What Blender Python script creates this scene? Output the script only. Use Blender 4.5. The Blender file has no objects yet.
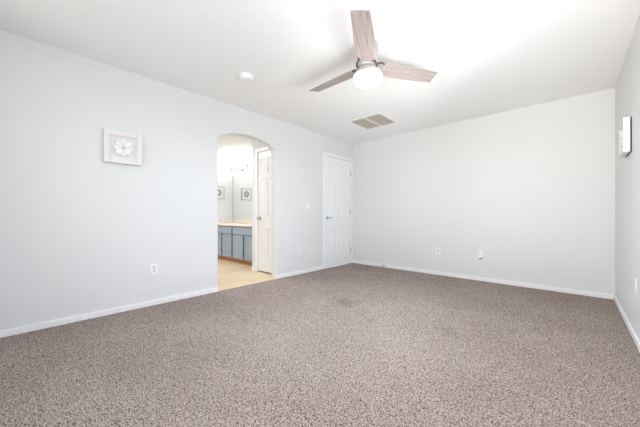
import bpy, bmesh, math, random
import numpy as np
from mathutils import Vector, Matrix
PI = math.pi
C = bpy.context.scene.collection
SC = bpy.context.scene

# ------------------------------------------------------------------ camera, world, lights, exposure
cam_d = bpy.data.cameras.new('camera'); cam = bpy.data.objects.new('camera', cam_d); C.objects.link(cam)
cam.location = (0, 0, 0.96); cam.rotation_euler = (PI/2, 0, math.radians(42.5))
cam_d.sensor_width = 36; cam_d.lens = 276/640*36; cam_d.shift_y = 2.5/640; cam_d.clip_start = 0.02
SC.camera = cam

SC.view_settings.view_transform = 'Standard'; SC.view_settings.look = 'None'
SC.view_settings.gamma = 1; SC.view_settings.use_curve_mapping = False
SC.view_settings.exposure = 0.0

world = bpy.data.worlds.new('sky'); SC.world = world; world.use_nodes = True
bg = world.node_tree.nodes['Background']
bg.inputs['Color'].default_value = (0.72, 0.84, 1.0, 1); bg.inputs['Strength'].default_value = 0.9

def area(name, loc, rot, sx, sy, power, color):
    l = bpy.data.lights.new(name, 'AREA'); l.shape = 'RECTANGLE'; l.size = sx; l.size_y = sy
    l.energy = power; l.color = color
    o = bpy.data.objects.new(name, l); C.objects.link(o); o.location = loc; o.rotation_euler = rot
    return o
# daylight from the sky outside the two windows; upward lamps are added ceiling fill
area('front_sky_daylight', (-1.35, -0.95, 1.70), (math.radians(58), 0, 0), 3.0, 1.4, 41, (1, 0.965, 0.87))
area('side_sky_daylight', (0.62, 1.55, 1.9), (math.radians(60), 0, math.radians(90)), 1.9, 1.0, 18, (0.25, 0.5, 1))
area('far_ceiling_fill', (0.70, 1.75, 0.60), (math.radians(125), 0, math.radians(35)), 1.6, 1.1, 24.5, (0.92, 0.98, 1)).data.spread = math.radians(90)
area('front_ceiling_fill', (-0.28, -1.1, 0.58), (math.radians(110), 0, math.radians(-10)), 1.1, 1.1, 26.5, (1, 0.97, 0.93)).data.spread = math.radians(76)
area('side_ceiling_fill', (0.70, 1.55, 0.75), (math.radians(118), 0, math.radians(75)), 1.9, 1.1, 84, (0.985, 1, 0.945))
# the fan's downlight disc and an added bathroom fill with no fixture
fan_led = area('fan_downlight', (-1.307, 2.04, 2.100), (0, 0, 0), 0.2, 0.2, 32, (0.73, 0.84, 1)); fan_led.data.shape = 'DISK'
area('bathroom_fill', (-4.9, 1.7, 2.42), (0, 0, 0), 0.5, 0.5, 35, (0.955, 0.956, 1))

# ------------------------------------------------------------------ helpers
def mat(name, color, rough=0.5, metal=0.0, spec=0.5, emit=None, es=0.0, bump=None, vary=None):
    m = bpy.data.materials.new(name); m.use_nodes = True
    nt = m.node_tree; b = nt.nodes['Principled BSDF']
    b.inputs['Base Color'].default_value = (*color, 1); b.inputs['Roughness'].default_value = rough
    b.inputs['Metallic'].default_value = metal; b.inputs['Specular IOR Level'].default_value = spec
    if emit: b.inputs['Emission Color'].default_value = (*emit, 1); b.inputs['Emission Strength'].default_value = es
    tc = None
    if bump or vary:
        tc = nt.nodes.new('ShaderNodeTexCoord')
    if bump:
        sc, st, dist = bump
        n = nt.nodes.new('ShaderNodeTexNoise'); n.inputs['Scale'].default_value = sc; n.inputs['Detail'].default_value = 3
        nt.links.new(tc.outputs['Object'], n.inputs['Vector'])
        bp = nt.nodes.new('ShaderNodeBump'); bp.inputs['Strength'].default_value = st; bp.inputs['Distance'].default_value = dist
        nt.links.new(n.outputs['Fac'], bp.inputs['Height']); nt.links.new(bp.outputs['Normal'], b.inputs['Normal'])
    if vary:
        sc, c2 = vary
        n = nt.nodes.new('ShaderNodeTexNoise'); n.inputs['Scale'].default_value = sc; n.inputs['Detail'].default_value = 4
        nt.links.new(tc.outputs['Object'], n.inputs['Vector'])
        mx = nt.nodes.new('ShaderNodeMix'); mx.data_type = 'RGBA'
        mx.inputs[6].default_value = (*color, 1); mx.inputs[7].default_value = (*c2, 1)
        nt.links.new(n.outputs['Fac'], mx.inputs[0]); nt.links.new(mx.outputs[2], b.inputs['Base Color'])
    return m

def srgb(r, g, b):
    f = lambda v: (v/255/12.92) if v/255 <= 0.04045 else ((v/255+0.055)/1.055)**2.4
    return (f(r), f(g), f(b))

def obj(name, bm, m, parent=None, loc=(0,0,0), rot=(0,0,0), smooth=None):
    bmesh.ops.recalc_face_normals(bm, faces=bm.faces[:])
    me = bpy.data.meshes.new(name); bm.to_mesh(me); bm.free()
    for k in (m if isinstance(m, (list, tuple)) else [m]): me.materials.append(k)
    o = bpy.data.objects.new(name, me); C.objects.link(o)
    o.location = loc; o.rotation_euler = rot
    if parent: o.parent = parent
    if smooth is not None:
        for p in me.polygons: p.use_smooth = True
        if smooth < 180: me.set_sharp_from_angle(angle=math.radians(smooth))
    return o
def tag(o, label, cat, group=None):
    o['label'] = label; o['category'] = cat
    if group: o['group'] = group
    return o
def thing(name, label, cat, loc=(0,0,0), rot=(0,0,0), group=None):
    o = bpy.data.objects.new(name, None); C.objects.link(o); o.location = loc; o.rotation_euler = rot
    o.empty_display_size = 0.1
    return tag(o, label, cat, group)
def struct(name, bm, m, parent=None, loc=(0,0,0), rot=(0,0,0), smooth=None):
    o = obj(name, bm, m, parent, loc, rot, smooth); o['kind'] = 'structure'; return o

def bx(bm, x0, x1, y0, y1, z0, z1, bev=0.0, seg=2, mi=0):
    v = [bm.verts.new((x, y, z)) for x in (x0, x1) for y in (y0, y1) for z in (z0, z1)]
    fs = [bm.faces.new([v[i] for i in q]) for q in ((0,1,3,2),(4,6,7,5),(0,4,5,1),(2,3,7,6),(0,2,6,4),(1,5,7,3))]
    for f in fs: f.material_index = mi
    if bev > 0:
        es = list({e for f in fs for e in f.edges})
        bmesh.ops.bevel(bm, geom=es, offset=bev, segments=seg, affect='EDGES', profile=0.5)
    return bm
def box(*a, **k): return bx(bmesh.new(), *a, **k)
def lathe(prof, n=48, bm=None, axis='Z', at=(0,0,0)):
    bm = bm or bmesh.new(); rings = []
    def T(x, y, z):
        if axis == 'X': x, y, z = z, x, y
        elif axis == 'Y': x, y, z = x, z, y
        return (x+at[0], y+at[1], z+at[2])
    for r, z in prof:
        if r < 1e-6: rings.append([bm.verts.new(T(0, 0, z))])
        else: rings.append([bm.verts.new(T(r*math.cos(2*PI*k/n), r*math.sin(2*PI*k/n), z)) for k in range(n)])
    for a, b in zip(rings, rings[1:]):
        if len(a) == 1 and len(b) == 1: continue
        for k in range(n):
            j = (k+1) % n
            if len(a) == 1: bm.faces.new((a[0], b[k], b[j]))
            elif len(b) == 1: bm.faces.new((a[k], a[j], b[0]))
            else: bm.faces.new((a[k], a[j], b[j], b[k]))
    return bm
def tube(bm, pts, r, n=10):
    pts = [Vector(p) for p in pts]; rings = []
    for i, p in enumerate(pts):
        t = (pts[min(i+1, len(pts)-1)] - pts[max(i-1, 0)]).normalized()
        a = t.cross(Vector((0,0,1)) if abs(t.z) < 0.9 else Vector((1,0,0))).normalized(); b = t.cross(a)
        rr = r[i] if isinstance(r, (list, tuple)) else r
        rings.append([bm.verts.new(p + rr*(math.cos(2*PI*k/n)*a + math.sin(2*PI*k/n)*b)) for k in range(n)])
    for A, B in zip(rings, rings[1:]):
        for k in range(n): bm.faces.new((A[k], A[(k+1) % n], B[(k+1) % n], B[k]))
    bm.faces.new(rings[0]); bm.faces.new(rings[-1][::-1])
    return bm
def panel_slab(xs, zs, t, cells, steps):
    """front at y=0 facing -y; the cells (i,j) get inset rings: steps = [(inset, depth into the slab)]"""
    bm = bmesh.new()
    V = [[bm.verts.new((x, 0, z)) for z in zs] for x in xs]
    pf = []
    for i in range(len(xs)-1):
        for j in range(len(zs)-1):
            f = bm.faces.new((V[i][j], V[i+1][j], V[i+1][j+1], V[i][j+1]))
            if (i, j) in cells: pf.append(f)
    border = [e for e in bm.edges if e.is_boundary]
    ex = bmesh.ops.extrude_edge_only(bm, edges=border)
    nv = [g for g in ex['geom'] if isinstance(g, bmesh.types.BMVert)]
    for v in nv: v.co.y += t
    be = [e for e in bm.edges if e.is_boundary]
    bmesh.ops.contextual_create(bm, geom=be)
    for f in pf: f.normal_update()
    for ins, d in steps:
        bmesh.ops.inset_individual(bm, faces=pf, thickness=ins, use_even_offset=True)
        for v in {v for f in pf for v in f.verts}: v.co.y += d
    return bm

# ------------------------------------------------------------------ materials
M = {}
M['wall'] = mat('painted_plaster', (0.77, 0.765, 0.755), 0.55, spec=0.3, bump=(55, 0.10, 0.004))
M['ceil'] = mat('ceiling_plaster', (0.93, 0.925, 0.915), 0.8, spec=0.2, bump=(70, 0.12, 0.004))
M['bath_wall'] = mat('bathroom_paint', (0.76, 0.78, 0.785), 0.6, spec=0.3, bump=(60, 0.08, 0.004))
M['trim'] = mat('white_trim_paint', (0.90, 0.90, 0.90), 0.35, spec=0.4)
M['door'] = mat('white_door_paint', (0.90, 0.90, 0.895), 0.35, spec=0.4)
M['plate'] = mat('white_plastic', (0.88, 0.88, 0.89), 0.3)
M['slot'] = mat('dark_slot', (0.06, 0.06, 0.06), 0.6)
M['grey_plastic'] = mat('grey_plastic', (0.72, 0.73, 0.74), 0.4)
M['nickel'] = mat('brushed_nickel', (0.55, 0.54, 0.52), 0.32, metal=0.9)
M['dark_metal'] = mat('dark_bracket_metal', (0.10, 0.09, 0.09), 0.4, metal=0.8)
M['fan_body'] = mat('fan_satin_paint', (0.46, 0.44, 0.43), 0.4, metal=0.2)
M['fan_glass'] = mat('frosted_lit_glass', (0.95, 0.94, 0.92), 0.35, emit=(1.0, 0.97, 0.94), es=6)
M['frame_white'] = mat('whitewashed_frame', (0.83, 0.795, 0.78), 0.5, vary=(30, (0.78, 0.745, 0.73)))
M['mat_board'] = mat('beige_linen_board', (0.80, 0.775, 0.75), 0.85, bump=(300, 0.3, 0.002))
M['petal'] = mat('white_paper_petal', (0.90, 0.90, 0.89), 0.7)
M['petal_core'] = mat('beige_flower_core', (0.70, 0.66, 0.60), 0.8)
M['louver'] = mat('beige_louver', (0.58, 0.52, 0.43), 0.5)
M['filter'] = mat('dark_duct_shade', (0.16, 0.145, 0.13), 0.9, vary=(8, (0.10, 0.09, 0.08)))
M['cab'] = mat('blue_grey_cabinet_paint', srgb(158, 170, 182), 0.45)
M['cab_gap_shade'] = mat('deep_teal_gap_shade', srgb(24, 42, 54), 0.5)
M['toe'] = mat('bare_wood_kick', srgb(205, 140, 95), 0.5, vary=(12, srgb(180, 112, 72)))
M['counter'] = mat('cream_cultured_marble', srgb(242, 234, 220), 0.2, vary=(5, srgb(238, 227, 208)))
M['mirror'] = mat('mirror_silver', (0.92, 0.94, 0.92), 0.015, metal=1.0)
M['bulb'] = mat('lit_frosted_bell', (0.95, 0.94, 0.9), 0.4, emit=(1.0, 0.99, 0.97), es=13)
M['brass'] = mat('aged_brass_nickel', (0.36, 0.36, 0.31), 0.45, metal=0.3)
M['knob'] = mat('satin_knob', (0.55, 0.50, 0.44), 0.35, metal=0.8)
M['art_grey'] = mat('grey_ring_print', (0.36, 0.37, 0.35), 0.8)
M['art_white'] = mat('art_paper', (0.80, 0.80, 0.77), 0.8)
M['art_frame'] = mat('pale_grey_frame', (0.52, 0.52, 0.48), 0.5)
M['frame_gap_dark'] = mat('frame_shadow_gap', (0.05, 0.045, 0.04), 0.8)
M['rubber'] = mat('grey_rubber', (0.22, 0.22, 0.22), 0.7)

def wood():
    m = bpy.data.materials.new('whitewashed_blade_wood'); m.use_nodes = True; nt = m.node_tree; b = nt.nodes['Principled BSDF']
    tc = nt.nodes.new('ShaderNodeTexCoord'); mp = nt.nodes.new('ShaderNodeMapping'); mp.inputs['Scale'].default_value = (1.6, 34, 10)
    n = nt.nodes.new('ShaderNodeTexNoise'); n.inputs['Scale'].default_value = 2.2; n.inputs['Detail'].default_value = 6
    r = nt.nodes.new('ShaderNodeValToRGB'); e = r.color_ramp.elements
    e[0].position = 0.3; e[0].color = (*srgb(148, 133, 129), 1); e[1].position = 0.7; e[1].color = (*srgb(192, 178, 174), 1)
    nt.links.new(tc.outputs['Object'], mp.inputs['Vector']); nt.links.new(mp.outputs['Vector'], n.inputs['Vector'])
    nt.links.new(n.outputs['Fac'], r.inputs['Fac']); nt.links.new(r.outputs['Color'], b.inputs['Base Color'])
    b.inputs['Roughness'].default_value = 0.5
    return m
M['wood'] = wood()
M['blade_edge'] = mat('grey_blade_edge', (0.30, 0.28, 0.26), 0.6)

def carpet():
    m = bpy.data.materials.new('frieze_carpet'); m.use_nodes = True; nt = m.node_tree; b = nt.nodes['Principled BSDF']
    L = nt.links.new
    tc = nt.nodes.new('ShaderNodeTexCoord')
    n1 = nt.nodes.new('ShaderNodeTexNoise'); n1.inputs['Scale'].default_value = 145; n1.inputs['Detail'].default_value = 3; n1.inputs['Roughness'].default_value = 0.7
    r1 = nt.nodes.new('ShaderNodeValToRGB'); e = r1.color_ramp.elements
    e[0].position = 0.395; e[0].color = (*srgb(46, 36, 31), 1)
    e[1].position = 0.63; e[1].color = (*srgb(202, 187, 178), 1)
    k = e.new(0.475); k.color = (*srgb(158, 144, 135), 1)
    n2 = nt.nodes.new('ShaderNodeTexNoise'); n2.inputs['Scale'].default_value = 1.3; n2.inputs['Detail'].default_value = 3
    r2 = nt.nodes.new('ShaderNodeValToRGB'); r2.color_ramp.elements[0].position = 0.35; r2.color_ramp.elements[1].position = 0.68
    mx = nt.nodes.new('ShaderNodeMix'); mx.data_type = 'RGBA'; mx.blend_type = 'MULTIPLY'; mx.inputs[0].default_value = 1.0
    w = nt.nodes.new('ShaderNodeMix'); w.data_type = 'RGBA'
    w.inputs[6].default_value = (0.86, 0.84, 0.83, 1); w.inputs[7].default_value = (1.0, 0.985, 0.985, 1)
    L(tc.outputs['Object'], n1.inputs['Vector']); L(tc.outputs['Object'], n2.inputs['Vector'])
    L(n1.outputs['Fac'], r1.inputs['Fac']); L(n2.outputs['Fac'], r2.inputs['Fac']); L(r2.outputs['Color'], w.inputs[0])
    L(r1.outputs['Color'], mx.inputs[6]); L(w.outputs[2], mx.inputs[7])
    last = mx.outputs[2]
    # worn, soiled spots with a shape of their own
    for (x, y, rad, amt) in ((-1.86, 2.46, 0.17, 0.34), (-2.02, 2.52, 0.12, 0.22), (-1.374, 2.196, 0.055, 0.40), (-0.80, 2.46, 0.10, 0.20)):
        cx = nt.nodes.new('ShaderNodeVectorMath'); cx.operation = 'DISTANCE'; cx.inputs[1].default_value = (x, y, 0)
        L(tc.outputs['Object'], cx.inputs[0])
        ad = nt.nodes.new('ShaderNodeMath'); ad.operation = 'MULTIPLY_ADD'
        n3 = nt.nodes.new('ShaderNodeTexNoise'); n3.inputs['Scale'].default_value = 9; L(tc.outputs['Object'], n3.inputs['Vector'])
        L(n3.outputs['Fac'], ad.inputs[0]); ad.inputs[1].default_value = rad*0.9; L(cx.outputs['Value'], ad.inputs[2])
        mr = nt.nodes.new('ShaderNodeMapRange'); mr.inputs['From Min'].default_value = rad*0.6; mr.inputs['From Max'].default_value = rad*1.5
        mr.inputs['To Min'].default_value = amt; mr.inputs['To Max'].default_value = 0.0
        L(ad.outputs[0], mr.inputs['Value'])
        d = nt.nodes.new('ShaderNodeMix'); d.data_type = 'RGBA'; d.inputs[7].default_value = (*srgb(78, 70, 66), 1)
        L(mr.outputs['Result'], d.inputs[0]); L(last, d.inputs[6]); last = d.outputs[2]
    L(last, b.inputs['Base Color'])
    b.inputs['Roughness'].default_value = 0.95; b.inputs['Specular IOR Level'].default_value = 0.1
    return m
M['carpet'] = carpet()

def tiles():
    m = bpy.data.materials.new('travertine_tile'); m.use_nodes = True; nt = m.node_tree; b = nt.nodes['Principled BSDF']; L = nt.links.new
    tc = nt.nodes.new('ShaderNodeTexCoord'); br = nt.nodes.new('ShaderNodeTexBrick')
    br.offset = 0.0; br.inputs['Scale'].default_value = 1.0; br.inputs['Brick Width'].default_value = 0.33; br.inputs['Row Height'].default_value = 0.33
    br.inputs['Mortar Size'].default_value = 0.004; br.inputs['Color1'].default_value = (*srgb(236, 218, 184), 1)
    br.inputs['Color2'].default_value = (*srgb(228, 206, 168), 1); br.inputs['Mortar'].default_value = (*srgb(214, 190, 152), 1)
    n = nt.nodes.new('ShaderNodeTexNoise'); n.inputs['Scale'].default_value = 7; n.inputs['Detail'].default_value = 5
    mx = nt.nodes.new('ShaderNodeMix'); mx.data_type = 'RGBA'; mx.blend_type = 'MULTIPLY'; mx.inputs[7].default_value = (0.94, 0.90, 0.83, 1)
    L(tc.outputs['Object'], br.inputs['Vector']); L(tc.outputs['Object'], n.inputs['Vector'])
    L(n.outputs['Fac'], mx.inputs[0]); L(br.outputs['Color'], mx.inputs[6]); L(mx.outputs[2], b.inputs['Base Color'])
    b.inputs['Roughness'].default_value = 0.3
    return m
M['tile'] = tiles()

def pane():
    m = bpy.data.materials.new('clear_pane'); m.use_nodes = True; nt = m.node_tree; nt.nodes.clear()
    o = nt.nodes.new('ShaderNodeOutputMaterial'); t = nt.nodes.new('ShaderNodeBsdfTransparent'); g = nt.nodes.new('ShaderNodeBsdfGlossy')
    g.inputs['Roughness'].default_value = 0.02; f = nt.nodes.new('ShaderNodeFresnel'); f.inputs['IOR'].default_value = 1.3
    x = nt.nodes.new('ShaderNodeMixShader')
    nt.links.new(f.outputs[0], x.inputs[0]); nt.links.new(t.outputs[0], x.inputs[1]); nt.links.new(g.outputs[0], x.inputs[2]); nt.links.new(x.outputs[0], o.inputs[0])
    return m
M['pane'] = pane()

# ------------------------------------------------------------------ the room shell
XL, XR, YB, YF, H = -3.35, 0.36, 4.65, -0.60, 2.44
T = 0.12
AY0, AY1 = 1.725, 2.655           # arched opening
DY0, DY1, DZ = 3.79, 4.59, 2.07 # bedroom door opening

# carpet: a pile surface with tufts
nx, ny = int((XR-XL+0.02)/0.0075), int((YB-YF+0.02)/0.0075)
rng = np.random.default_rng(4)
g = rng.random((nx, ny)); big = rng.random((nx, ny))
big = (big + np.roll(big, 1, 0) + np.roll(big, 1, 1) + np.roll(np.roll(big, 1, 0), 1, 1)) / 4
Zh = (g-0.5)*0.0045 + (big-0.5)*0.010 - 0.006
xs_ = np.linspace(XL-0.01, XR+0.01, nx); ys_ = np.linspace(YF-0.01, YB+0.01, ny)
GX, GY = np.meshgrid(xs_, ys_, indexing='ij')
GX = GX + (rng.random((nx, ny))-0.5)*0.004; GY = GY + (rng.random((nx, ny))-0.5)*0.004
GX[0, :] = XL-0.004; 
co = np.stack([GX, GY, Zh], -1).reshape(-1, 3).astype(np.float32)
idx = np.arange(nx*ny).reshape(nx, ny)
quads = np.stack([idx[:-1, :-1], idx[1:, :-1], idx[1:, 1:], idx[:-1, 1:]], -1).reshape(-1, 4).astype(np.int32)
me = bpy.data.meshes.new('floor'); me.vertices.add(len(co)); me.vertices.foreach_set('co', co.ravel())
me.loops.add(quads.size); me.loops.foreach_set('vertex_index', quads.ravel())
me.polygons.add(len(quads)); me.polygons.foreach_set('loop_start', np.arange(0, quads.size, 4, dtype=np.int32))
me.update(calc_edges=True); me.validate(); me.materials.append(M['carpet'])
floor = bpy.data.objects.new('floor', me); C.objects.link(floor); floor['kind'] = 'structure'
for p in (0,): me.polygons.foreach_set('use_smooth', np.ones(len(quads), dtype=bool))

struct('ceiling', box(-6.35, XR+T, YF-T, YB+T, H, H+0.1), M['ceil'])

# left wall with the arched opening and the door opening
def wall_left():
    bm = bmesh.new()
    arch = []
    n = 28; cy, hw = (AY0+AY1)/2, (AY1-AY0)/2
    for k in range(n+1):
        a = PI*(1-k/n); arch.append((cy+hw*math.cos(a), 1.905+0.185*max(0, math.sin(a))**0.9))
    loop = [(YF-T, -0.02), (AY0, -0.02)] + arch + [(AY1, -0.02), (DY0, -0.02), (DY0, DZ), (DY1, DZ), (DY1, -0.02), (YB+T, -0.02), (YB+T, H+0.01), (YF-T, H+0.01)]
    vs = [bm.verts.new((XL, y, z)) for y, z in loop]
    f = bm.faces.new(vs)
    r = bmesh.ops.extrude_face_region(bm, geom=[f])
    for v in [q for q in r['geom'] if isinstance(q, bmesh.types.BMVert)]: v.co.x -= T
    bm.edges.ensure_lookup_table()
    es = []
    for e in bm.edges:
        a, b = e.verts
        if abs(a.co.x-b.co.x) < 1e-4:
            if all(AY0-1e-3 <= v.co.y <= AY1+1e-3 for v in (a, b)) and max(a.co.z, b.co.z) > 0.5 and max(a.co.z, b.co.z) < 2.2: es.append(e)
    bmesh.ops.bevel(bm, geom=es, offset=0.014, segments=3, affect='EDGES', profile=0.5)
    for f in bm.faces:
        f.smooth = False
    bmesh.ops.triangulate(bm, faces=[f for f in bm.faces if len(f.verts) > 4])
    return bm
struct('wall_left', wall_left(), M['wall'])
struct('wall_back', box(XL-T, XR+T, YB, YB+T, -0.02, H+0.01), M['wall'])
RY0, RY1, RZ0, RZ1 = 0.60, 2.50, 0.70, 2.15      # unseen window, added in the right wall to even the light
bm = bmesh.new()
bx(bm, XR, XR+T, YF-T, RY0, -0.02, H+0.01); bx(bm, XR, XR+T, RY1, YB+T, -0.02, H+0.01)
bx(bm, XR, XR+T, RY0, RY1, -0.02, RZ0); bx(bm, XR, XR+T, RY0, RY1, RZ1, H+0.01)
struct('wall_right', bm, M['wall'])
bm = bmesh.new()
for a in ((RY0, RY0+0.05, RZ0, RZ1), (RY1-0.05, RY1, RZ0, RZ1), (RY0+0.05, RY1-0.05, RZ0, RZ0+0.05), (RY0+0.05, RY1-0.05, RZ1-0.05, RZ1), (1.50, 1.55, RZ0+0.05, RZ1-0.05)):
    bx(bm, XR+0.04, XR+0.09, a[0], a[1], a[2], a[3])
w2 = struct('added_window', bm, M['trim'])
struct('pane', box(XR+0.062, XR+0.068, RY0+0.05, RY1-0.05, RZ0+0.05, RZ1-0.05), M['pane'], w2)
struct('sill', box(XR-0.03, XR+0.04, RY0-0.03, RY1+0.03, RZ0-0.025, RZ0, bev=0.004), M['trim'], w2)
WX0, WX1, WZ0, WZ1 = -2.85, 0.20, 0.25, 2.20
bm = bmesh.new()
bx(bm, XL-T, WX0, YF-T, YF, -0.02, H+0.01); bx(bm, WX1, XR+T, YF-T, YF, -0.02, H+0.01)
bx(bm, WX0, WX1, YF-T, YF, -0.02, WZ0); bx(bm, WX0, WX1, YF-T, YF, WZ1, H+0.01)
struct('wall_front', bm, M['wall'])
bm = bmesh.new()
for a in ((WX0, WX0+0.05, WZ0, WZ1), (WX1-0.05, WX1, WZ0, WZ1), (WX0+0.05, WX1-0.05, WZ0, WZ0+0.05), (WX0+0.05, WX1-0.05, WZ1-0.05, WZ1), (-1.35, -1.30, WZ0+0.05, WZ1-0.05)):
    bx(bm, a[0], a[1], YF-0.09, YF-0.04, a[2], a[3])
win = struct('window_1', bm, M['trim'])
struct('pane', box(WX0+0.05, WX1-0.05, YF-0.068, YF-0.062, WZ0+0.05, WZ1-0.05), M['pane'], win)
struct('sill', box(WX0-0.04, WX1+0.04, YF-0.04, YF+0.04, WZ0-0.025, WZ0, bev=0.004), M['trim'], win)

# bathroom shell beyond the arch
BX, BY = -6.23, 3.60
struct('floor_bathroom', box(BX-0.1, XL-0.004, 0.3, BY+0.1, -0.05, -0.001), M['tile'])
struct('wall_bathroom_side', box(BX-T, BX, 0.3, BY+T, -0.02, H+0.01), M['bath_wall'])
struct('wall_bathroom_back', box(BX, XL-T, BY, BY+T, -0.02, H+0.01), M['bath_wall'])
struct('wall_bathroom_front', box(BX, XL-T, 0.3, 0.42, -0.02, H+0.01), M['bath_wall'])
CX0, CX1, CY, CZ = -4.02, -3.56, 2.80, 2.06     # closet door opening
bm = bmesh.new()
bx(bm, -4.20, CX0, CY, CY+0.10, -0.02, H+0.01); bx(bm, CX1, XL-T, CY, CY+0.10, -0.02, H+0.01); bx(bm, CX0, CX1, CY, CY+0.10, CZ, H+0.01)
bx(bm, -4.20, -4.10, CY+0.10, BY, -0.02, H+0.01)
struct('wall_bathroom_closet', bm, M['bath_wall'])

# baseboards
def base(name, pieces):
    bm = bmesh.new()
    for p in pieces: bx(bm, *p, -0.006, 0.050, bev=0.004)
    return struct(name, bm, M['trim'])
B = 0.014
base('baseboard_left', [(XL, XL+B, YF, AY0), (XL, XL+B, AY1, DY0-0.058)])
base('baseboard_back', [(XL+B, XR-B, YB-B, YB)])
base('baseboard_right', [(XR-B, XR, YF, YB)])
base('baseboard_front', [(XL+B, XR-B, YF, YF+B)])
base('baseboard_bathroom', [(BX, BX+B, 0.42, 2.95), (-4.20, CX0-0.062, CY-B, CY)])

# casings
bm = bmesh.new()
cw, ct = 0.057, 0.016
bx(bm, XL, XL+ct, DY0-cw, DY0, 0, DZ, bev=0.004); bx(bm, XL, XL+ct, DY1, YB-0.002, 0, DZ, bev=0.004)
bx(bm, XL, XL+ct, DY0-cw, YB-0.002, DZ, DZ+cw, bev=0.004)
for y0, y1 in ((DY0, DY0+0.014), (DY1-0.014, DY1)): bx(bm, XL-T, XL-0.045, y0, y1, 0, DZ)
bx(bm, XL-T, XL-0.045, DY0, DY1, DZ-0.014, DZ)
struct('trim_1', bm, M['trim'])
bm = bmesh.new()
bx(bm, CX0-0.06, CX0, CY-0.016, CY, 0, CZ, bev=0.004); bx(bm, CX1, CX1+0.06, CY-0.016, CY, 0, CZ, bev=0.004)
bx(bm, CX0-0.06, CX1+0.06, CY-0.016, CY, CZ, CZ+0.06, bev=0.004)
bx(bm, CX0, CX0+0.014, CY+0.05, CY+0.1, 0, CZ); bx(bm, CX1-0.014, CX1, CY+0.05, CY+0.1, 0, CZ); bx(bm, CX0, CX1, CY+0.05, CY+0.1, CZ-0.014, CZ)
struct('trim_2', bm, M['trim'])

# ------------------------------------------------------------------ doors
STEPS = [(0.004, 0.006), (0.012, 0.004), (0.006, 0.0), (0.018, -0.006)]
def six_panel(w, h):
    s = 0.105*w/0.76; mid = 0.10*w/0.76; pw = (w-2*s-mid)/2
    xs = [0, s, s+pw, s+pw+mid, w-s, w]
    zs = [0, 0.22, 0.22+0.50, 0.72+0.20, 0.92+0.64, 1.56+0.11, h-0.115, h]
    return panel_slab(xs, zs, 0.035, {(i, j) for i in (1, 3) for j in (1, 3, 5)}, STEPS)
d1 = struct('door_1', six_panel(DY1-DY0-0.006, DZ-0.012), M['door'], loc=(XL-0.004, DY0+0.003, 0.010), rot=(0, 0, PI/2))
# door-local: x along the door, y into the wall
hz = 0.92
def handle(parent, hx, hz, lever=True):
    bm = lathe([(0, -0.012), (0.020, -0.012), (0.031, -0.007), (0.033, 0.0), (0, 0.0)], 28, axis='Y', at=(hx, 0, hz))
    if lever:
        o = obj('door_handle', bm, M['nickel'], parent, smooth=40)
        b2 = bmesh.new(); tube(b2, [(hx, -0.008, hz), (hx, -0.052, hz), (hx+0.010, -0.060, hz), (hx+0.06, -0.060, hz+0.002), (hx+0.115, -0.056, hz-0.003)], [0.011, 0.010, 0.010, 0.009, 0.007], 12)
        obj('lever', b2, M['nickel'], o, smooth=50)
    else:
        lathe([(0.011, -0.012), (0.011, -0.030), (0.022, -0.036), (0.028, -0.048), (0.026, -0.060), (0.015, -0.068), (0, -0.069)], 28, bm, 'Y', (hx, 0, hz))
        o = obj('door_handle', bm, M['knob'], parent, smooth=40)
handle(d1, 0.065, hz)
for z in (0.27, 1.03, 1.80):
    bm = bmesh.new(); w = DY1-DY0-0.006
    lathe([(0, -0.045), (0.0065, -0.045), (0.0065, 0.045), (0, 0.045)], 14, bm, 'Z', (w+0.001, -0.006, z))
    bx(bm, w-0.022, w-0.002, -0.0025, 0.001, z-0.044, z+0.044)
    obj('hinge', bm, M['nickel'], d1, smooth=40)
d2 = struct('door_2', six_panel(CX1-CX0-0.006, CZ-0.024), M['door'], loc=(CX0+0.003, CY+0.004, 0.020))
handle(d2, 0.055, 0.90, lever=False)

# ------------------------------------------------------------------ bathroom: vanity, countertop, mirror, lights, picture, switch
VF = 2.98; VX0, VX1 = BX+0.002, -4.202
van = thing('vanity_cabinet', 'blue grey bathroom vanity cabinet with four doors under the cream countertop', 'cabinet', (VX0, VF, 0))
W = VX1-VX0
bm = bmesh.new(); bx(bm, 0, W, 0.022, BY-VF-0.004, 0.085, 0.745)
obj('cabinet_body', bm, M['cab'], van)
o = obj('toe_kick', box(0.0, W, 0.075, BY-VF-0.004, 0.0, 0.085), M['toe'], van); o['label'] = 'bare wood toe kick'
edges = [-6.075, -5.63, -5.205, -4.77, -4.335]
CS = [(0.045, 0.0), (0.004, 0.009)]
for k, e in enumerate(edges):
    o = obj('gap_shade', box(e-0.027-VX0, e+0.027-VX0, 0.0195, 0.0225, 0.092, 0.738 if k % 2 == 0 else 0.578), M['cab_gap_shade'], van)  # dark strips painting the shade in the gaps between the doors
for a, b in ((0, 2), (2, 4)):
    w = edges[b]-edges[a]-0.054
    o = obj('drawer_front', panel_slab([0, w], [0, 0.145], 0.021, {(0, 0)}, [(0.02, 0.0), (0.004, 0.004)]), M['cab'], van, loc=(edges[a]+0.027-VX0, 0, 0.590))
for a in range(4):
    w = edges[a+1]-edges[a]-0.054
    o = obj('cabinet_door', panel_slab([0, w], [0, 0.470], 0.021, {(0, 0)}, CS), M['cab'], van, loc=(edges[a]+0.027-VX0, 0, 0.100))
ctop = obj('countertop', box(VX0, VX1, VF-0.022, BY-0.002, 0.750, 0.802, bev=0.010, seg=3), M['counter'], smooth=40)
tag(ctop, 'cream marble countertop lying on the blue grey bathroom vanity', 'countertop')
bm = bmesh.new(); bx(bm, VX0, VX1, BY-0.020, BY-0.002, 0.802, 0.885, bev=0.004); bx(bm, VX0, VX0+0.018, VF-0.015, BY-0.02, 0.802, 0.885, bev=0.004)
obj('backsplash', bm, M['counter'], ctop)
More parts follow.
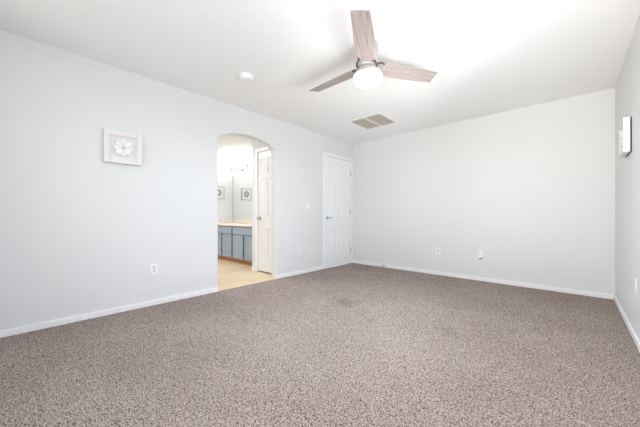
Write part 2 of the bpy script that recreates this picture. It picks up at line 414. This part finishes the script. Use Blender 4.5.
mir = obj('mirror', box(BX+0.020, -4.23, BY-0.007, BY-0.001, 0.888, 1.975, bev=0.0015), M['mirror'])
tag(mir, 'wide frameless wall mirror above the bathroom countertop', 'mirror')

obj('edge_channel', box(BX+0.002, BX+0.020, BY-0.010, BY-0.001, 0.888, 1.975, bev=0.001), M['nickel'], mir)
vl = thing('vanity_light', 'branched vanity light with glowing glass bells above the bathroom mirror', 'wall lamp', (-5.78, BY-0.002, 2.055))
obj('backplate', lathe([(0, -0.03), (0.032, -0.03), (0.046, -0.015), (0.050, 0), (0, 0)], 28, axis='Y'), M['brass'], vl, smooth=40)
bm = bmesh.new()
tube(bm, [(0, -0.02, 0), (0, -0.10, 0.0)], 0.012)
pts = [(-0.35+0.70*k/24, -0.10, 0.022*math.sin(k/24*4*PI)) for k in range(25)]
tube(bm, pts, 0.010)
obj('arm', bm, M['brass'], vl, smooth=60)
lights_x = [-0.338, -0.113, 0.113, 0.338]
for i, x in enumerate(lights_x):
    zb = 0.022*math.sin((x+0.35)/0.70*4*PI)
    bm = lathe([(0, 0.0), (0.012, 0.0), (0.010, 0.03), (0.030, 0.035), (0.034, 0.075), (0.028, 0.08), (0, 0.08)], 20)
    cup = obj('socket_cup', bm, M['brass'], vl, loc=(x, -0.10, zb), smooth=40)
    bm = lathe([(0.022, 0.078), (0.040, 0.085), (0.052, 0.11), (0.056, 0.14), (0.066, 0.17), (0.062, 0.17), (0.050, 0.14), (0.030, 0.10), (0, 0.095)], 24)
    obj('glass_bell', bm, M['bulb'], cup, smooth=60)

def flower_art(bm_petals, r, n, z0):
    for k in range(n):
        a = 2*PI*k/n; ca, sa = math.cos(a), math.sin(a)
        # each petal: a cupped, rounded leaf
        N, Mm = 6, 5; grid = []
        for i in range(N+1):
            u = i/N; row = []
            wd = r*(0.13+0.22*math.sin(PI*0.5*min(1, u*1.35)))*(1 if u < 0.85 else 0.78)
            for j in range(Mm+1):
                v = j/Mm*2-1
                rad = r*(0.16+0.84*u) - (r*0.22*v*v*u)
                hgt = z0 + 0.004 + 0.016*u*(0.4+0.6*v*v) + (0.002 if k % 2 else 0)
                row.append(bm_petals.verts.new((ca*rad - sa*wd*v, sa*rad + ca*wd*v, hgt)))
            grid.append(row)
        for i in range(N):
            for j in range(Mm): bm_petals.faces.new((grid[i][j], grid[i+1][j], grid[i+1][j+1], grid[i][j+1]))
def shadow_box(name, label, loc, rot, w, h, dep, back=0.0):
    """local: x right, y up on the wall, z out of the wall; origin at the centre of its back"""
    t = thing(name, label, 'picture', loc, rot, 'square flower shadow boxes in the bedroom')
    fw = 0.045
    bm = bmesh.new()
    for a in ((-w/2, -w/2+fw, -h/2, h/2), (w/2-fw, w/2, -h/2, h/2), (-w/2+fw, w/2-fw, -h/2, -h/2+fw), (-w/2+fw, w/2-fw, h/2-fw, h/2)):
        bx(bm, a[0], a[1], a[2], a[3], back, dep, bev=0.003)
    if back: obj('frame_gap_shade', box(-w/2+0.002, w/2-0.002, -h/2+0.002, h/2-0.002, 0, back), M['frame_gap_dark'], t)  # dark sheet drawing the shadow gap between frame and wall
    obj('frame', bm, M['frame_white'], t)
    bm = bmesh.new(); lip = 0.012; iw, ih = w/2-fw, h/2-fw
    for a in ((-iw, -iw+lip, -ih, ih), (iw-lip, iw, -ih, ih), (-iw+lip, iw-lip, -ih, -ih+lip), (-iw+lip, iw-lip, ih-lip, ih)):
        bx(bm, a[0], a[1], a[2], a[3], back, dep-0.008, bev=0.002)
    obj('inner_lip', bm, M['frame_white'], t)
    obj('backing_board', box(-iw, iw, -ih, ih, back, dep-0.018), M['mat_board'], t)
    bm = bmesh.new(); flower_art(bm, 0.086, 8, dep-0.018)
    fl = obj('flower', bm, M['petal'], t, smooth=60)
    s = fl.modifiers.new('thick', 'SOLIDIFY'); s.thickness = 0.0015
    obj('flower_center', lathe([(0, 0.018), (0.010, 0.016), (0.017, 0.010), (0.019, 0.0), (0, 0)], 20, at=(0, 0, dep-0.017)), M['petal_core'], t, smooth=60)
    return t
# facing +x on the left wall: local x -> +y, y -> +z, z -> +x
shadow_box('shadow_box', 'square white shadow box with a pale paper flower on the left wall', (XL, 0.708, 1.642), (PI/2, 0, PI/2), 0.318, 0.318, 0.045)
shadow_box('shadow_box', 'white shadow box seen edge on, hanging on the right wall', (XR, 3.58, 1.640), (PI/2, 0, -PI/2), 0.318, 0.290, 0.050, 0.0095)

# bathroom picture on the side wall, reflected in the mirror
bp = thing('framed_print', 'small framed print of a grey ring on the bathroom side wall', 'picture', (BX, 3.21, 1.52), (PI/2, 0, PI/2))
bm = bmesh.new(); w = 0.15
for a in ((-w, -w+0.02, -w, w), (w-0.02, w, -w, w), (-w+0.02, w-0.02, -w, -w+0.02), (-w+0.02, w-0.02, w-0.02, w)): bx(bm, *a, 0, 0.022, bev=0.002)
obj('frame', bm, M['art_frame'], bp)
obj('paper', box(-w+0.02, w-0.02, -w+0.02, w-0.02, 0.001, 0.012), M['art_white'], bp)
bm = lathe([(0.020, 0.012), (0.020, 0.014), (0.078, 0.014), (0.078, 0.012)], 32)
for k in range(10):
    a = 2*PI*k/10; bx(bm, 0.080*math.cos(a)-0.012, 0.080*math.cos(a)+0.012, 0.080*math.sin(a)-0.012, 0.080*math.sin(a)+0.012, 0.0121, 0.0135)
obj('ring_motif', bm, M['art_grey'], bp)

# ------------------------------------------------------------------ wall plates (local: x right, y up, z out of the wall)
RX = {'L': (PI/2, 0, PI/2), 'B': (PI/2, 0, 0), 'R': (PI/2, 0, -PI/2)}
def outlet(label, loc, side):
    t = thing('wall_outlet', label, 'outlet', loc, RX[side], 'white duplex outlets low on the walls')
    obj('plate', box(-0.036, 0.036, -0.058, 0.058, 0, 0.006, bev=0.003), M['plate'], t)
    for s in (-1, 1):
        bm = lathe([(0.0, 0.0085), (0.0165, 0.0085), (0.0172, 0.006), (0.0172, 0.003)], 24, at=(0, s*0.020, 0))
        so = obj('socket', bm, M['grey_plastic'], t, smooth=40)
        for q in (-1, 1): obj('slot', box(q*0.0065-0.0012, q*0.0065+0.0012, s*0.020-0.001, s*0.020+0.008, 0.008, 0.0092), M['slot'], so)
        obj('ground_hole', lathe([(0, 0.0092), (0.0025, 0.0092), (0.0025, 0.008)], 12, at=(0, s*0.020-0.007, 0)), M['slot'], so)
    obj('screw', lathe([(0, 0.0075), (0.003, 0.007), (0.0035, 0.0055)], 12), M['nickel'], t)
    return t
outlet('white outlet low on the left wall, below and right of the shadow box', (XL, 0.991, 0.385), 'L')
outlet('white outlet low on the wall between the arch and the bedroom door', (XL, 3.14, 0.38), 'L')
outlet('white outlet low on the right wall near the back corner', (XR, 3.225, 0.425), 'R')
t = thing('wall_outlet', 'white rectangular decorator outlet on the back wall, left of the cable plate', 'outlet', (-1.633, YB, 0.386), RX['B'])
obj('plate', box(-0.036, 0.036, -0.058, 0.058, 0, 0.006, bev=0.003), M['plate'], t)
r = obj('receptacle', box(-0.0165, 0.0165, -0.033, 0.033, 0.004, 0.008, bev=0.001), M['grey_plastic'], t)
for s in (-1, 1):
    for q in (-1, 1): obj('slot', box(q*0.0065-0.0012, q*0.0065+0.0012, s*0.017-0.003, s*0.017+0.006, 0.0076, 0.0086), M['slot'], r)
t = thing('cable_plate', 'white wall plate with a dark hole at its bottom edge on the back wall', 'wall plate', (-1.01, YB, 0.380), RX['B'])
obj('plate', box(-0.044, 0.044, -0.062, 0.066, 0, 0.014, bev=0.005), M['plate'], t)
obj('hood', box(-0.034, 0.034, -0.045, 0.05, 0.012, 0.030, bev=0.008, seg=3), M['plate'], t)
obj('cable_hole', box(-0.020, 0.020, -0.060, -0.045, 0.010, 0.019, bev=0.003), M['slot'], t)
def switch(label, loc, side, gangs):
    t = thing('light_switch', label, 'light switch', loc, RX[side])
    w = 0.035+0.023*(gangs-1)
    obj('plate', box(-w, w, -0.058, 0.058, 0, 0.006, bev=0.003), M['plate'], t)
    for k in range(gangs):
        x = (k-(gangs-1)/2)*0.046
        ob = bmesh.new(); bx(ob, x-0.0165, x+0.0165, -0.033, 0.033, 0.004, 0.0095, bev=0.0015)
        obj('rocker', ob, M['plate'], t)
    return t
switch('white double light switch between the arch and the bedroom door', (XL, 3.351, 1.13), 'L', 2)
switch('white light switch on the bathroom side wall, seen in the mirror', (BX, 3.0, 1.13), 'L', 1)

# door stop on the back baseboard
ds = thing('door_stop', 'short grey door stop on the back baseboard near the bedroom door', 'door stop', (-2.615, YB-B, 0.035), RX['B'])
obj('mount', lathe([(0, 0.006), (0.010, 0.005), (0.013, 0), (0, 0)], 16), M['nickel'], ds, smooth=40)
bm = bmesh.new()
for k in range(9): lathe([(0.004, 0.004+k*0.006), (0.0065, 0.007+k*0.006), (0.004, 0.010+k*0.006)], 12, bm)
obj('spring', bm, M['nickel'], ds, smooth=60)
obj('bumper', lathe([(0, 0.075), (0.006, 0.074), (0.009, 0.068), (0.009, 0.058), (0, 0.056)], 16), M['rubber'], ds, smooth=40)

# ------------------------------------------------------------------ ceiling things
# smoke detector
sd = thing('smoke_detector', 'round white smoke detector on the ceiling above the arch', 'smoke detector', (-2.548, 1.623, H))
obj('mounting_base', lathe([(0, 0), (0.075, 0), (0.075, -0.010), (0.070, -0.012), (0, -0.012)], 40), M['plate'], sd, smooth=40)
obj('cover', lathe([(0.066, -0.012), (0.068, -0.022), (0.062, -0.036), (0.050, -0.042), (0.046, -0.039), (0.030, -0.042), (0.026, -0.046), (0, -0.047)], 40), M['plate'], sd, smooth=50)
obj('test_button', lathe([(0, -0.050), (0.009, -0.049), (0.010, -0.044), (0, -0.044)], 16, at=(0.038, 0, 0.005)), M['grey_plastic'], sd, smooth=40)

# return air grille
VC = (-2.312, 3.757)
vt = thing('ceiling_vent', 'square return air grille with beige louvers on the ceiling', 'air vent', (VC[0], VC[1], H))
hw = 0.250; fw = 0.028
bm = bmesh.new()
for a in ((-hw-fw, -hw, -hw-fw, hw+fw), (hw, hw+fw, -hw-fw, hw+fw), (-hw, hw, -hw-fw, -hw), (-hw, hw, hw, hw+fw)): bx(bm, *a, -0.008, 0.0, bev=0.003)
obj('frame', bm, M['trim'], vt)
obj('center_bar', box(-0.013, 0.013, -hw, hw, -0.008, -0.001, bev=0.002), M['trim'], vt)
obj('filter', box(-hw, hw, -hw, hw, -0.0012, -0.0002), M['filter'], vt)  # dark sheet standing in for the shade of the duct behind the louvers
for s in (-1, 1):
    bm = bmesh.new()
    x0, x1 = (-hw, -0.013) if s < 0 else (0.013, hw)
    for k in range(6):
        y = -hw + (k+0.5)*2*hw/6
        v = [bm.verts.new(p) for p in ((x0, y-0.020, -0.0035), (x1, y-0.020, -0.0035), (x1, y+0.020, -0.012), (x0, y+0.020, -0.012), (x0, y-0.020, -0.0023), (x1, y-0.020, -0.0023), (x1, y+0.020, -0.0108), (x0, y+0.020, -0.0108))]
        for q in ((0,1,2,3), (7,6,5,4), (0,4,5,1), (1,5,6,2), (2,6,7,3), (3,7,4,0)): bm.faces.new([v[i] for i in q])
    obj('louver_panel', bm, M['louver'], vt)

# ceiling fan
FX, FY = -1.307, 2.04
fan = thing('ceiling_fan', 'three blade ceiling fan with pale wood blades and a lit white glass drum', 'ceiling fan', (FX, FY, H))
obj('canopy', lathe([(0, 0), (0.088, 0), (0.090, -0.010), (0.084, -0.05), (0.066, -0.075), (0.0, -0.078)], 40), M['fan_body'], fan, smooth=40)
obj('down_rod', lathe([(0, -0.07), (0.03, -0.07), (0.03, -0.145), (0, -0.145)], 24), M['fan_body'], fan, smooth=40)
obj('motor_housing', lathe([(0, -0.135), (0.06, -0.135), (0.092, -0.150), (0.098, -0.165), (0.098, -0.190), (0.090, -0.205), (0.0, -0.205)], 48), M['fan_body'], fan, smooth=40)
obj('light_collar', lathe([(0, -0.205), (0.084, -0.205), (0.100, -0.222), (0.110, -0.248), (0.110, -0.268), (0, -0.268)], 48), M['fan_body'], fan, smooth=40)
obj('glass_drum', lathe([(0.106, -0.266), (0.117, -0.270), (0.122, -0.279), (0.122, -0.305), (0.117, -0.320), (0.102, -0.331), (0.06, -0.336), (0, -0.337)], 56), M['fan_glass'], fan, smooth=60)
def blade_bm():
    bm = bmesh.new(); st = []
    N = 14
    for i in range(N+1):
        u = i/N; x = 0.090 + u*0.580
        k = 0.083 - 0.020*u**1.4 + 0.003*math.sin(PI*u)
        if i == 0: k *= 0.9
        st.append((x, k, k))
    top, bot = [], []
    for x, wl, wt in st:
        row_t, row_b = [], []
        for j in range(7):
            v = j/6; y = -wt + v*(wl+wt); z = 0.0035*(1-(2*v-1)**2)
            xx = x + (0.010*(v-0.5) if x > 0.6 else 0)
            row_t.append(bm.verts.new((xx, y, z+0.0035))); row_b.append(bm.verts.new((xx, y, z-0.0035)))
        top.append(row_t); bot.append(row_b)
    for i in range(N):
        for j in range(6):
            bm.faces.new((top[i][j], top[i+1][j], top[i+1][j+1], top[i][j+1])); bm.faces.new((bot[i][j], bot[i][j+1], bot[i+1][j+1], bot[i+1][j]))
        for j in (0, 6):
            bm.faces.new((top[i][j], bot[i][j], bot[i+1][j], top[i+1][j])).material_index = 1
    for i in (0, N):
        for j in range(6): bm.faces.new((top[i][j], top[i][j+1], bot[i][j+1], bot[i][j])).material_index = 1
    return bm
def arm_bm(s):      # a dark arm curving from the housing to the blade's shoulder
    return tube(bmesh.new(), [(0.030, s*0.080, -0.036), (0.055, s*0.086, -0.030), (0.075, s*0.086, -0.018), (0.100, s*0.074, -0.008), (0.125, s*0.060, -0.005)], 0.0065, 8)
BLADE_A0, PITCH = math.radians(58.5), math.radians(-13)
b0 = obj('blade', blade_bm(), [M['wood'], M['blade_edge']], fan, loc=(0, 0, -0.190))
s0 = [obj('blade_arm', arm_bm(q), M['dark_metal'], b0, smooth=50) for q in (-1, 1)] + [obj('mounting_plate', box(0.092, 0.150, -0.034, 0.034, -0.0055, -0.0025, bev=0.001), M['fan_body'], b0)]
for (x, y) in ((0.115, 0.020), (0.115, -0.020), (0.138, 0.0)):
    s0.append(obj('screw', lathe([(0, -0.009), (0.005, -0.0085), (0.006, -0.005), (0, -0.005)], 12, at=(x, y, 0)), M['nickel'], b0, smooth=40))
for k in range(3):
    if k == 0: b = b0
    else:
        b = b0.copy(); C.objects.link(b); b.parent = fan
        for ch in s0:
            c = ch.copy(); C.objects.link(c); c.parent = b
    b.rotation_euler = (Matrix.Rotation(BLADE_A0 + k*2*PI/3, 3, 'Z') @ Matrix.Rotation(PITCH, 3, 'X')).to_euler()
